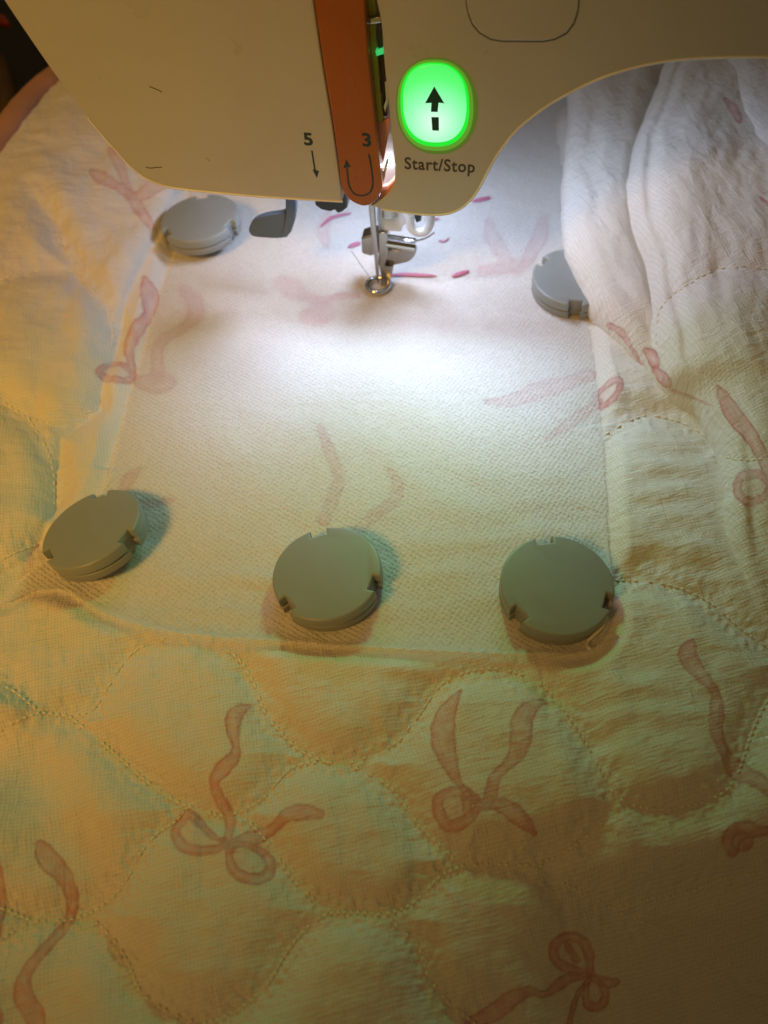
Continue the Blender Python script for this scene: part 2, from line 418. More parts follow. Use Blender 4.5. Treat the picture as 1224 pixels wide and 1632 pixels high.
# little puckers drawn in towards the seam
H += 0.05*np.exp(-(ds/0.42)**2)*vnoise(PX/8, PY/8, 31)*sstep(0.02, 0.15, ds)
cloth = sstep(0, 0.6, dS)
H += cloth*0.030*fbm(Xg/0.42+0.5*vnoise(Xg/2, Yg/2, 3), Yg/2.6, 2, 51)*(0.4+0.9*np.abs(vnoise(Xg/2.4, Yg/2.4, 52)))
H += cloth*0.022*fbm(Xg/2.2, Yg/0.40, 2, 53)*(0.3+0.9*np.abs(vnoise(Xg/2.1, Yg/2.1, 54)))

# ---- printed ribbons and bows
RIB = []; HOLES = []
def ribbon(pts, strength=1.0, close=False, lw=2.6):
    p = catmull([q if len(q) == 3 else (*q, 7) for q in pts], 5, close)
    if close: p = np.vstack([p, p[:1]])
    jig = 0.7*np.sin(np.arange(len(p))*1.7)
    if close: HOLES.append((p[:, :2].tolist(), strength))
    RIB.append((p[:, :2].tolist(), np.maximum(p[:, 2]+jig, 1.2), np.maximum(p[:, 2]*0.35+jig, 0.6), strength, lw))
def blob(x, y, r, strength=1.0): ribbon([(x-r*0.3, y, r), (x+r*0.3, y+1, r*0.9)], strength)
ribbon([(398,1128,3),(385,1136,9),(376,1150,12),(375,1170,10),(379,1192,6),(378,1212,9),(360,1230,12),(345,1250,8),(352,1276,9),(367,1305,9),(365,1345,6)])
ribbon([(362,1348,4),(338,1332,5),(305,1300,8),(290,1308,8),(281,1330,8),(302,1356,9),(345,1358,7)], close=True)
ribbon([(370,1355,4),(375,1388,8),(400,1404,9),(426,1398,9),(431,1374,8),(412,1355,6),(385,1348,5)], close=True)
ribbon([(370,1350,6),(400,1338,13),(425,1328,9),(442,1318,8),(462,1302,11),(487,1300,13),(512,1303,7)])
ribbon([(360,1345,7),(372,1357,7)])
ribbon([(735,1103,1),(722,1122,9),(708,1150,17),(706,1185,19),(716,1222,13),(732,1256,5),(762,1288,5)])
ribbon([(870,1119,2),(852,1127,9),(832,1150,16),(828,1180,17),(822,1207,13),(804,1228,8),(787,1246,9),(780,1275,10),(770,1292,6)])
ribbon([(762,1288,6),(738,1268,9),(703,1273,8),(698,1293,9),(714,1318,9),(740,1313,9)], close=True)
ribbon([(742,1275,8),(745,1300,8)])
ribbon([(775,1290,5),(800,1290,12),(826,1308,13),(850,1331,4)])
ribbon([(1097,1030,2),(1094,1040,10),(1090,1055,14),(1112,1085,10),(1133,1110,7),(1137,1140,12),(1136,1170,11),(1150,1200,9),(1172,1225,15),(1200,1243,12),(1224,1265,11),(1270,1300,12)])
ribbon([(1240,1322,4),(1205,1330,8),(1180,1326,14),(1160,1340,15),(1164,1358,9)]); blob(1178,1345,14)
ribbon([(935,1552,5),(908,1548,8),(884,1534,7),(880,1512,8),(898,1496,7),(922,1500,8),(935,1522,8),(937,1545,5)], close=True)
ribbon([(900,1508,5),(915,1532,5)])
ribbon([(935,1556,5),(905,1560,8),(885,1573,9),(865,1586,5),(840,1581,8),(815,1592,13),(790,1612,14),(750,1632,10)])
ribbon([(937,1558,6),(965,1568,8),(980,1566,4)])
ribbon([(938,1560,4),(960,1580,6),(955,1603,7),(935,1604,7),(930,1582,5)], close=True)
ribbon([(937,1560,4),(918,1585,4),(908,1615,4),(900,1650,4)])
ribbon([(66,1350,2),(74,1352,8),(84,1372,17),(108,1398,14),(118,1428,10),(114,1455,8),(100,1482,9),(72,1520,9),(50,1555,10),(48,1590,16),(66,1622,16),(70,1660,10)])
ribbon([(-10,1360,6),(4,1390,8),(6,1430,6),(-4,1490,6)]); ribbon([(-10,1590,6),(6,1620,9),(0,1650,9)])
ribbon([(234,452,2),(240,470,12),(241,485,12),(236,508,6),(220,532,9),(208,560,8),(211,585,5),(214,601,5)], 0.85)
ribbon([(212,600,4),(200,590,4),(178,590,5),(162,601,5),(175,613,5),(200,612,4)], 0.95, close=True)
ribbon([(150,285,4),(165,294,10),(190,308,7),(210,322,8),(226,345,9),(246,374,6)], 0.7)
ribbon([(180,250,5),(195,275,8),(204,300,6),(212,322,5)], 0.55); ribbon([(275,300,9),(250,308,12),(232,322,10),(215,326,5)], 0.6)
for pts in ([(290,460,6),(308,480,14),(310,502,12),(290,524,8),(262,540,8),(250,562,8),(252,590,11),(245,602,9)], [(222,608,9),(250,612,16),(272,608,10)],
            [(445,450,9),(465,460,17),(480,468,9)], [(480,470,8),(505,480,9),(515,500,17),(490,505,12)], [(505,480,5),(545,472,5),(580,470,3)],
            [(510,680,5),(525,720,9),(540,760,9),(530,795,10),(515,830,9)], [(620,748,4),(634,772,8),(628,798,10),(600,818,9),(572,845,9)],
            [(775,640,4),(815,638,10),(860,622,14),(905,610,11),(940,598,9)], [(870,700,3),(900,680,8),(935,655,8),(955,640,5)],
            [(222,748,3),(205,765,9),(190,790,6)], [(205,800,3),(240,803,6),(280,795,3)],
            [(778,350,4),(786,380,12),(806,412,10),(830,425,7),(846,404,10),(862,372,12),(868,345,4)], [(770,432,9),(800,428,9),(830,428,9)],
            [(525,335,3),(515,365,9),(520,390,7)]):
    ribbon(pts, 0.95, lw=2.5)
ribbon([(950,630,4),(972,617,5),(986,620,5),(978,640,5),(955,648,5)], close=True)
ribbon([(1143,614,1),(1153,632,9),(1170,662,14),(1195,692,12),(1212,722,10),(1232,760,12)])
ribbon([(1226,770,6),(1205,755,7),(1180,762,7),(1176,785,7),(1195,800,7),(1220,790,6)], close=True)
ribbon([(1028,558,4),(1038,566,9),(1044,580,8)]); ribbon([(1044,588,5),(1056,602,9),(1064,612,7)])
ribbon([(970,518,4),(990,530,6),(1005,552,3),(1022,580,3)], 0.7); ribbon([(1072,622,2),(1100,632,2),(1130,645,2)], .6)
ribbon([(1155,158,2),(1168,172,7),(1178,192,5)]); ribbon([(1212,315,2),(1224,325,3)])

def local_dist(X, Y, pts, widths, pad=60):
    xs = [p[0] for p in pts]; ys = [p[1] for p in pts]
    mk = (X > min(xs)-pad) & (X < max(xs)+pad) & (Y > min(ys)-pad) & (Y < max(ys)+pad)
    return mk, (seg_dist(X[mk], Y[mk], pts, False, widths) if mk.any() else None)
def inked(X, Y):
    ink = np.zeros(X.shape, np.float32); line = np.zeros(X.shape, np.float32)
    for p, w, w2, st, lw in RIB:
        mk, d = local_dist(X, Y, p, w)
        if d is None: continue
        ink[mk] = np.maximum(ink[mk], st*sstep(1.2, -1.2, d)*(0.72+0.28*sstep(-9, -1, d)))
        l = st*np.clip(1-np.abs(d+0.8)/lw, 0, 1)*0.9
        _, d2 = local_dist(X, Y, p, w2)
        line[mk] = np.maximum(line[mk], np.maximum(l, st*np.clip(1-np.abs(d2)/1.3, 0, 1)*0.3))
    for p, st in HOLES:
        xs = [q[0] for q in p]; ys = [q[1] for q in p]
        mk = (X > min(xs)) & (X < max(xs)) & (Y > min(ys)) & (Y < max(ys))
        if mk.any():
            xx, yy_ = X[mk], Y[mk]
            ink[mk] = np.maximum(ink[mk], st*0.42*inside(xx, yy_, p)*(0.6+0.5*vnoise(xx/7, yy_/7, 91)))
    ink *= np.clip(0.86+0.30*fbm(X/11, Y/11, 2, 92), 0, 1.1)
    line *= np.clip(0.80+0.45*fbm(X/9, Y/9, 2, 93), 0.2, 1.1)
    return ink, line
ink, line = inked(PX, PY)
# where the quilt stops: a bound edge at the far left
cut = [(-320, 640), (-150, 400), (-40, 265), (0, 212), (30, 172), (62, 137), (95, 112), (180, 60), (330, -10), (640, -60), (1700, -60), (1700, -900), (-900, -900), (-900, 640)]
gone = inside(PX, PY, cut)
V = np.stack([Xg, Yg, H], -1).reshape(-1, 3).astype(np.float32)
def grid_mesh(name, V, keep):
    r, c = np.meshgrid(np.arange(NR-1), np.arange(NC-1), indexing='ij')
    a = (r*NC+c)[keep]; F = np.stack([a, a+1, a+NC+1, a+NC], -1)
    used = np.zeros(NR*NC, bool); used[F.ravel()] = True
    remap = np.cumsum(used)-1; F = remap[F]; VV = V[used]
    me = bpy.data.meshes.new(name)
    me.vertices.add(len(VV)); me.vertices.foreach_set('co', VV.ravel())
    me.loops.add(F.size); me.loops.foreach_set('vertex_index', F.ravel().astype(np.int32))
    me.polygons.add(len(F)); me.polygons.foreach_set('loop_start', np.arange(0, F.size, 4, dtype=np.int32)); me.polygons.foreach_set('loop_total', np.full(len(F), 4, np.int32))
    me.update(calc_edges=True); me.validate()
    return me, used
quilt = empty('quilt', (0, 12, -1))
tag(quilt, 'cream muslin baby quilt printed with rose ribbon bows, filling the picture under the machine', 'quilt')
keep = ~(gone[:-1, :-1] | gone[1:, :-1] | gone[:-1, 1:] | gone[1:, 1:])
me, used = grid_mesh('quilted_fabric', V, keep)
at = me.color_attributes.new('ink', 'FLOAT_COLOR', 'POINT')
colr = np.zeros((used.sum(), 4), np.float32); colr[:, 0] = ink.ravel()[used]; colr[:, 1] = line.ravel()[used]; colr[:, 3] = 1
at.data.foreach_set('color', colr.ravel())
link('quilted_fabric', me, M['fabric'], quilt)

# surface lookup by world position, and by picture position
def hz(x, y, A=None):
    A = H if A is None else A
    r = np.interp(y, rows, np.arange(NR)); zc_ = y*math.cos(PITCH)+CAMZ*math.sin(PITCH)
    c = np.interp(x/zc_, uu, np.arange(NC))
    r0 = int(min(max(r, 0), NR-2)); c0 = int(min(max(c, 0), NC-2)); fr, fc = r-r0, c-c0
    return A[r0, c0]*(1-fr)*(1-fc)+A[r0+1, c0]*fr*(1-fc)+A[r0, c0+1]*(1-fr)*fc+A[r0+1, c0+1]*fr*fc
def on(px, py, lift=0.0, A=None):
    """first place where the sight line meets the quilt"""
    d = ray(px, py); lo = None
    zs = np.linspace(6.5, -5.0, 58)
    prev = None
    for z in zs:
        P = CP+d*((z-CAMZ)/d[2]); g = z-hz(P[0], P[1], A)
        if g < 0 and prev is not None:
            z0, g0 = prev; z1 = z0+(z-z0)*g0/(g0-g)
            P = CP+d*((z1-CAMZ)/d[2]); P[2] = hz(P[0], P[1], A)+lift; return P
        prev = (z, g)
    P = CP+d*((0-CAMZ)/d[2]); P[2] += lift; return P

# ---- the bunched rolls of quilt on the right, lofted between their outer edges
FOLDS = []
def loft(st, NT=420, NU=230, seed=1, creases=()):
    st = np.array(st, float); P = catmull(st, 24); n = len(P)
    k = np.linspace(0, n-1, NT); P = np.stack([np.interp(k, np.arange(n), P[:, c]) for c in range(st.shape[1])], -1)
    lx, ly, lz, b, rx, ry, rz = P.T
    Lw = np.stack([gp(a, c, d) for a, c, d in zip(lx, ly, lz)]); Rw = np.stack([gp(a, c, d) for a, c, d in zip(rx, ry, rz)])
    v = np.linspace(-0.16, 1, NU); u = np.where(v > 0, v**1.7, 0)
    U = u[None, :]; t = np.linspace(0, 1, NT)[:, None]
    G = Lw[:, None, :]*(1-U[..., None])+Rw[:, None, :]*U[..., None]
    wid = np.linalg.norm(Rw-Lw, axis=1)[:, None]
    dd = U*wid                                                     # centimetres from the edge
    r = np.clip(b[:, None], 0.05, None)
    G[..., 2] += r*np.sqrt(np.clip(1-(1-np.clip(dd/(r*1.35), 0, 1))**2, 0, 1))*sstep(1.0, 0.55, U)
    under = np.clip(-v/0.16, 0, 1)[None, :]
    dirn = (Rw-Lw)/np.linalg.norm(Rw-Lw, axis=1)[:, None]
    G += dirn[:, None, :]*(0.55*under**2)[..., None]
    G[..., 2] -= (under*np.minimum(1.2, np.maximum(lz, 0.1)+0.45)[:, None])
    along = np.concatenate([[0], np.cumsum(np.linalg.norm(np.diff(Lw, axis=0), axis=1))])[:, None]
    on_top = sstep(0.1, 0.8, dd)
    G[..., 2] += 0.10*fbm(dd/1.3+0.12*along, along/4.5+seed, 3, seed)*on_top+0.03*fbm(dd/0.5, along/1.3, 2, seed+5)*on_top
    for c0, c1, wd, dp in creases:
        pos = c0+(c1-c0)*t+0.10*vnoise(along/1.2, along*0+seed, 4)
        G[..., 2] -= dp*np.exp(-((dd-pos)/wd)**2)*np.sin(np.pi*np.clip(t*1.1, 0, 1))**0.5
    wob = 0.07*fbm(along/1.1, along*0+seed*3.1, 3, seed+9)*np.exp(-dd/0.8)
    G += dirn[:, None, :]*wob[..., None]
    x, y, _ = proj(G)
    FOLDS.append((G, x, y))
foldA = [(893,30,.8,1.0,1130,10,1.2),(900,100,.8,1.0,1110,90,1.2),(906,160,.8,1.0,1090,160,1.1),(903,215,.8,1.05,1075,225,1.1),(896,270,.8,1.15,1055,285,1.0),(894,325,.8,1.15,1050,345,.9),(898,385,.75,1.1,1058,405,.8),(914,440,.65,1.05,1075,465,.7),
         (944,497,.55,.95,1085,520,.6),(982,542,.42,.8,1095,565,.5),(1024,585,.36,.6,1110,600,.4),(1052,620,.30,.45,1135,640,.3),(1080,645,.2,.35,1170,690,.2),(1118,672,.05,.2,1200,740,.0)]
foldB = [(1095, -20, 2.6, 1.43, 1460, -60, 3.0), (1078, 50, 2.4, 1.43, 1480, 30, 2.8), (1060, 105, 2.2, 1.49, 1500, 110, 2.7), (1036, 165, 2.0, 1.56, 1520, 190, 2.6), (1022, 205, 1.9, 1.56, 1540, 240, 2.5), (1003, 262, 1.7, 1.62, 1560, 300, 2.4), (992, 325, 1.5, 1.69, 1580, 370, 2.3), (1003, 385, 1.35, 1.69, 1600, 440, 2.2), (1023, 440, 1.2, 1.69, 1620, 510, 2.0), (1031, 500, 1.05, 1.62, 1640, 580, 1.9), (1040, 555, 0.95, 1.56, 1650, 640, 1.8), (1064, 605, 0.85, 1.43, 1660, 700, 1.6), (1110, 640, 0.75, 1.3, 1670, 760, 1.5), (1143, 700, 0.6, 1.23, 1680, 830, 1.4), (1151, 775, 0.45, 1.04, 1690, 900, 1.2), (1158, 850, 0.3, 0.6, 1700, 970, 1.0), (1176, 920, 0.15, 0.4, 1710, 1040, 0.8), (1205, 985, -0.02, 0.25, 1720, 1110, 0.5), (1250, 1050, -0.2, 0.1, 1730, 1180, 0.1)]
foldC = [(1100,-60,3.3,.9,1480,-200,3.8),(1112,20,3.2,.9,1500,-80,3.6),(1131,95,3.1,.9,1540,20,3.5),(1150,150,3.0,.9,1570,90,3.4),(1172,200,2.95,.9,1600,150,3.3),(1203,252,2.9,.85,1630,220,3.2),(1245,325,2.8,.8,1680,320,3.0),(1330,460,2.5,.5,1720,440,2.6)]
loft(foldA, seed=3, creases=((0.9, 1.3, 0.3, 0.09),))
loft(foldB, NU=330, seed=7, creases=((0.75, 0.5, 0.17, 0.15), (4.6, 2.2, 0.6, 0.12)))
loft(foldC, seed=12)
for G, x, y in FOLDS:
    dq = np.full(x.shape, 1e3)
    for s in stitch:
        if max(q[0] for q in s) < 960: continue
        mk, d = local_dist(x, y, s.tolist(), None)
        if d is not None: dq[mk] = np.minimum(dq[mk], d)
    dq = dq*0.022
    G[..., 2] += 0.16*(1-np.exp(-(dq/0.6)**2))-0.16-0.04*np.exp(-(dq/0.07)**2)
    x, y, _ = proj(G)
    nt_, nu_ = x.shape
    a = (np.arange(nt_-1)[:, None]*nu_+np.arange(nu_-1)[None, :]).ravel()
    F = np.stack([a, a+1, a+nu_+1, a+nu_], -1)
    me = bpy.data.meshes.new('fold'); me.from_pydata(G.reshape(-1, 3).tolist(), [], F.tolist()); me.update()
    i_, l_ = inked(x, y)
    top_only = np.ones(x.shape)
    colr = np.zeros((x.size, 4), np.float32); colr[:, 0] = (i_*top_only).ravel(); colr[:, 1] = (l_*top_only).ravel(); colr[:, 3] = 1
    at = me.color_attributes.new('ink', 'FLOAT_COLOR', 'POINT'); at.data.foreach_set('color', colr.ravel())
    link('fold', me, M['fabric'], quilt)
def on_fold(px, py):
    for G, x, y in FOLDS[::-1]:
        d = np.hypot(x-px, y-py)[:, 36:]
        k = np.unravel_index(np.argmin(d), d.shape)
        if d[k] < 4: return G[:, 36:][k]
    return None
def top_at(px, py):
    if px > 890 and py < 1010:
        P = on_fold(px, py)
        if P is not None: return P
    return on(px, py)
def stitches():
    V, Fc = [], []
    for s in stitch:
        L = np.concatenate([[0], np.cumsum(np.hypot(*np.diff(s, axis=0).T))]); t = 0.0
        while t < L[-1]-6:
            ln = random.uniform(6.0, 9.0)
            a = (np.interp(t, L, s[:, 0]), np.interp(t, L, s[:, 1])); b = (np.interp(t+ln, L, s[:, 0]), np.interp(t+ln, L, s[:, 1]))
            t += ln+random.uniform(2.5, 4.5)
            if random.random() < 0.22: continue
            if inside(np.array([a[0]]), np.array([a[1]]), sheet_s.tolist())[0]: continue
            A = Vector(top_at(*a)); B = Vector(top_at(*b))
            if (A-B).length > 0.5: continue
            mid = (A+B)/2+Vector((0, 0, 0.04)); d = (B-A).normalized(); x = d.cross(Vector((0, 0, 1))).normalized(); y = x.cross(d)
            r = 0.033; base = len(V)
            for c, k in ((A+Vector((0, 0, 0.008)), 0.4), (mid, 1.0), (B+Vector((0, 0, 0.008)), 0.4)):
                for q in range(6):
                    V.append(tuple(c+(x*math.cos(q*math.pi/3)+y*math.sin(q*math.pi/3))*r*k))
            for i in range(2):
                for q in range(6):
                    Fc.append([base+i*6+q, base+i*6+(q+1) % 6, base+(i+1)*6+(q+1) % 6, base+(i+1)*6+q])
    me = bpy.data.meshes.new('stitching'); me.from_pydata(V, [], Fc)
    tag(link('stitching', me, M['thread'], quilt), kind='stuff')
stitches()
# bound edge
bpx = catmull([(-320, 640), (-150, 400), (-40, 265), (0, 212), (30, 172), (62, 137), (95, 112), (180, 60), (330, -10)], 6)
pts = [tuple(on(x, y, -0.1)+np.array([0, 0, 0.0])) for x, y in bpx]
bo = tube('binding', pts, 0.62, M['binding'], quilt, seg=16, flat=0.55)

# ------------------------------------------------------------------ backing sheet
inS = inside(PX, PY, sheet_s.tolist()); dSp = np.full(PX.shape, 1e3, np.float32)
ring = list(map(tuple, sheet_s)); ring.append(ring[0])
dSp = px_dist(ring, pad=120)
edge = np.exp(-(dSp/14.0)**2)
Hs = H+0.05+0.016*fbm(Xg/1.1+Yg*0.35, Yg/1.6, 3, 90)+0.20*np.exp(-(dSp/9.0)**2)*sstep(13, 10, Yg)+0.02*np.sin((Xg*0.8+Yg)*2.2+2*fbm(Xg/3, Yg/3, 2, 8))*(Yg < 18)
# shallow strain wrinkles running between the near magnets
wr = np.exp(-((Yg-11.6-0.12*Xg)/1.6)**2)
Hs += 0.04*wr*np.sin(Yg*5.2+0.5*Xg+1.4*fbm(Xg/2.5, Yg/2.5, 2, 15))*sstep(0.0, 0.8, -dS)
def mag_pucker(px, py, A):
    c = gp(px, py, 0); X = Xg-c[0]; Y = Yg-c[1]; r = np.hypot(X, Y); th = np.arctan2(Y, X)
    return A*np.exp(-((r-1.7)/1.0)**2)*np.sin(th*9+px)*(r > 1)
for q in ((150, 860), (521, 925), (885, 945)): Hs += mag_pucker(*q, 0.035)
Hs = np.maximum(Hs, H+0.02)
Vs = np.stack([Xg, Yg, Hs], -1).reshape(-1, 3).astype(np.float32)
keepS = inS[:-1, :-1] & inS[1:, :-1] & inS[:-1, 1:] & inS[1:, 1:]
meS, _ = grid_mesh('backing_sheet', Vs, keepS)
tag(link('backing_sheet', meS, M['sheet']), 'thin white nonwoven backing sheet with dimpled texture, lying over the quilt below the needle', 'backing sheet')
Htop = np.where(inS, Hs, H)

# satin stitched embroidery near the needle
emb = [([(608, 441), (640, 439), (670, 440), (696, 441)], 0.085), ([(720, 442), (733, 438), (748, 433)], 0.10), ([(752, 322), (768, 319), (782, 316)], 0.10),
       ([(512, 362), (530, 348), (560, 341)], 0.08), ([(698, 384), (708, 386), (716, 380)], 0.04), ([(555, 395), (575, 388)], 0.1), ([(676, 352), (700, 350)], .07)]
for pl_, r in emb:
    p = catmull(pl_, 5); n = len(p)
    rr = [r*max(0.25, math.sin(math.pi*(i+0.4)/(n-0.2))**0.6) for i in range(n)]
    tube('embroidery', [tuple(on(x, y, 0.05, Htop)) for x, y in p], rr, M['pink_thread'], quilt, seg=8, flat=0.5)

tube('thread_tail', [tuple(on(x, y, 0.09, Htop)) for x, y in catmull([(966, 985), (958, 1002), (944, 1016), (935, 1026), (938, 1038)], 4)], [0.05]*16+[0.02], M['thread'], quilt, seg=8)

# ------------------------------------------------------------------ magnets
def notched(R, nw, ndp, angs, n=72):
    pts = []; hw = math.asin(nw/2/R)
    for k in range(n):
        a = 2*math.pi*k/n
        if any(abs((a-b+math.pi) % (2*math.pi)-math.pi) < hw+0.02 for b in angs): continue
        pts.append((a, R))
    for b in angs:
        b = b % (2*math.pi)
        r2 = R-ndp; h2 = math.asin(nw/2/r2)
        pts += [(b-hw, R), (b-hw+1e-4, -1), (b+hw-1e-4, -2), (b+hw, R)]
    pts.sort(key=lambda q: q[0] % (2*math.pi))
    out = []
    for a, r in pts:
        if r > 0: out.append((math.cos(a)*r, math.sin(a)*r))
        else:
            b = min(angs, key=lambda b: abs((a-b+math.pi) % (2*math.pi)-math.pi))
            s = -nw/2 if r == -1 else nw/2
            out.append((math.cos(b)*(R-ndp)-math.sin(b)*s, math.sin(b)*(R-ndp)+math.cos(b)*s))
    return out
def prism(name, outline, z0, z1, mat, bevel, seg=3):
    n = len(outline)
    V = [(x, y, z0) for x, y in outline]+[(x, y, z1) for x, y in outline]
    Fc = [list(range(n))[::-1], list(range(n, 2*n))]+[[i, (i+1) % n, n+(i+1) % n, n+i] for i in range(n)]
    me = bpy.data.meshes.new(name); me.from_pydata(V, [], Fc); me.update()
    bm = bmesh.new(); bm.from_mesh(me)
    vert = [e for e in bm.edges if abs(e.verts[0].co.z-e.verts[1].co.z) < 1e-6]
    bmesh.ops.bevel(bm, geom=vert, offset=bevel, segments=seg, profile=0.5, affect='EDGES', clamp_overlap=True)
    bm.to_mesh(me); bm.free()
    me.materials.append(mat); me.polygons.foreach_set('use_smooth', [True]*len(me.polygons)); me.set_sharp_from_angle(angle=R_(40))
    return me
MR = 1.53
nang = [R_(98), R_(218), R_(338)]
cap_me = prism('magnet_cap', notched(MR, 0.46, 0.24, nang), 0.30, 0.68, M['magnet'], 0.11, 4)
base_me = prism('magnet_base', notched(MR*0.985, 0.38, 0.20, nang), 0.0, 0.275, M['magnet_base'], 0.05, 3)
core_me = prism('magnet_core', [(math.cos(a)*MR*0.855, math.sin(a)*MR*0.855) for a in np.linspace(0, 2*math.pi, 64, endpoint=False)], 0.1, 0.5, M['magnet_base'], 0.03, 1)
cap_me.name = 'cap'; base_me.name = 'base'; core_me.name = 'core'
mags = [(163, 864, 0.16, (-9, -13), -6, 'grey round magnet at the left end of the front row, tilted, on the sheet edge'),
        (527, 932, 0.10, (-3, -4), 0, 'grey round magnet in the middle of the front row of three'),
        (882, 949, 0.10, (1, 2), -4, 'grey round magnet at the right end of the front row, beside a loose thread'),
        (914, 463, 0.06, (0, 0), 40, 'bluish grey round magnet half hidden under the bunched quilt on the right'),
        (325, 370, 0.35, (-2, -3), -8, 'blurred grey round magnet below the machine head, beside the slate blue lever')]
proto = None
for i, (px, py, z, tilt, rot, lab) in enumerate(mags):
    P = gp(px, py, z)
    if proto is None:
        e = empty('magnet'); kids = []
        for nm, mm in (('cap', cap_me), ('base', base_me), ('core', core_me)):
            c = bpy.data.objects.new(nm, mm); COL.objects.link(c); c.parent = e; kids.append(c)
        proto = e
    else:
        e = proto.copy(); COL.objects.link(e)
        for c in list(kids):
            d = c.copy(); COL.objects.link(d); d.parent = e
    e.location = tuple(P); e.rotation_euler = (R_(tilt[0]), R_(tilt[1]), R_(rot))
    tag(e, lab, 'magnet', 'round clamping magnets around the sewing field')

# ------------------------------------------------------------------ sewing machine
def at_off(px, py, off): s, z = fp(np.float64(px), np.float64(py), off); return fw(s, z, off)
mach = empty('sewing_machine', tuple(fw(0, 5, 0)))
tag(mach, 'ivory sewing machine head with orange guide strip and glowing green start button', 'sewing machine')
left_px = [(546, 321), (500, 318.5), (450, 315.5), (400, 312), (350, 307.5), (300, 302.5), (265, 297), (240, 288), (222, 277), (205, 262), (185, 240), (150, 200), (110, 150), (80, 110), (40, 52), (5, 0), (-30, -55), (-60, -105)]
strip_l = [(499.6, 0), (508.8, 65), (519, 131), (529.7, 196), (538.8, 261), (544, 300)]
lp = catmull(left_px, 4)
lo = np.vstack([lp, [(-200, -380)], [(430, -420)], [(480, -140)], np.array(strip_l), ])
plate('left_cover', lo, -0.45, 0, M['shell'], mach, bevel=0.07)
right_curve = catmull([(609, 333), (640, 337.5), (670, 341), (697, 342), (718, 339), (737, 330), (752, 316), (765, 297), (780, 268), (798, 238), (822, 208), (850, 184), (880, 163), (920, 141), (960, 123), (1010, 107), (1060, 97), (1110, 92), (1170, 90), (1224, 90), (1300, 92), (1500, 100), (1750, 112)], 5)
slot_r = [(600, 0), (608, 39), (613, 105), (618.5, 157), (625, 222), (629, 261), (628.5, 290), (621, 308), (606, 320), (590, 329)]
ro = np.vstack([right_curve, [(1750, -420)], [(560, -420)], [(585, -140)], catmull(slot_r, 3)])
plate('right_cover', ro, -0.55, 0, M['shell'], mach, bevel=0.2, seg=4)
# rear housing with a hollow over the needle
lb = fp(np.array([p[0] for p in lp]), np.array([p[1] for p in lp]), 0)
rb = fp(right_curve[:, 0], right_curve[:, 1], 0)
top = 17.0
li = [(s+0.4, max(z+0.5, 7.4)) for s, z in lb if s < -3.5]
ri = [(s, max(z+0.8, 8.8)) for s, z in rb if s > 5.2]
cav = 8.6
body = [(-3.2, cav)]+[(-3.2, li[0][1])]+li+[(li[-1][0]-2, top)]+[(ri[-1][0], top)]+ri[::-1]+[(ri[0][0]-0.6, cav)]
plate_sz('rear_housing', body, -11.0, -0.56, M['shell_back'], mach, bevel=0.2)
# back wall that closes the hollow
plate_sz('rear_skirt', [(-3.18, 6.6), (ri[0][0]-0.85, 6.6), (ri[0][0]-0.85, cav-0.01), (-3.18, cav-0.01)], -10.9, -5.6, M['shell_back'], mach, bevel=0.1)
tube('edge_highlight', [tuple(at_off(x, y, -0.03)) for x, y in right_curve], 0.045, M['rim_highlight'], mach, seg=8)  # pale tubes paint the light caught along the covers' lower edges
tube('edge_highlight', [tuple(at_off(x, y, -0.03)) for x, y in lp[:46]], 0.035, M['rim_highlight'], mach, seg=8)
# orange guide strip
so = catmull([(499.6, 0), (508.8, 65), (519, 131), (529.7, 196), (538.8, 261), (544, 300), (556, 319), (577, 329), (595, 324), (605.5, 308), (608, 293), (603, 248), (597.6, 196), (592, 144), (587, 91.5), (583, 39), (580.6, 0)], 4)
so = np.vstack([[(484, -120)], so, [(575, -120)]])
plate('guide_strip', so+np.array([0.8, 0]), -0.4, 0.10, M['orange'], mach, bevel=0.06, seg=4)
# mechanism in the slot beside the strip
def slotp(name, px, d0, d1, mat, bevel=0.02): return plate(name, px, d0, d1, M[mat] if isinstance(mat, str) else mat, mach, bevel)
slotp('slot_back', [(560, -120), (620, -120), (640, 300), (600, 322), (570, 300)], -1.3, -1.2, 'dark_part', 0)
slotp('slot_window', [(592, 150), (626, 150), (632, 290), (612, 312), (600, 305)], -0.75, -0.7, 'white_part', 0.01)
slotp('thread_lever', [(584, -20), (597, -20), (601, 90), (605, 140), (611, 196), (603, 196), (596, 140), (590, 60)], -0.5, -0.35, 'lime')
slotp('lever_hook', [(603, 193), (621, 190), (619, 215), (612, 255), (609, 268), (605, 230)], -0.45, -0.35, 'orange_clear')
slotp('slot_lip', [(603, 320), (607, 306), (617, 302), (629, 288), (632, 305), (618, 318)], -0.5, -0.12, 'orange_clear', 0.03)
slotp('collar', [(583, 29), (607, 27), (609, 37), (585, 40)], -0.45, -0.22, 'chrome', 0.04)
slotp('screw_rod', [(600, 38), (607, 38), (610, 82), (603, 82)], -0.4, -0.3, 'dark_part', 0.01)
slotp('thread_clip', [(598, 82), (609, 79), (612, 86), (600, 90)], -0.4, -0.2, 'green_clip', 0.02)
slotp('tension_rod', [(603, 90), (610, 90), (616, 150), (617, 185), (611, 185), (607, 130)], -0.55, -0.45, 'brown_thing', 0.01)
slotp('thread_hook', [(613, 130), (617, 128), (619, 160), (614, 180), (611, 170), (615, 158)], -0.42, -0.34, 'chrome', 0.01)
slotp('slot_rail', [(593, 175), (596, 175), (604, 240), (611, 275), (616, 255), (619, 257), (612, 290), (607, 290), (598, 235)], -0.3, -0.2, 'chrome', 0.01)
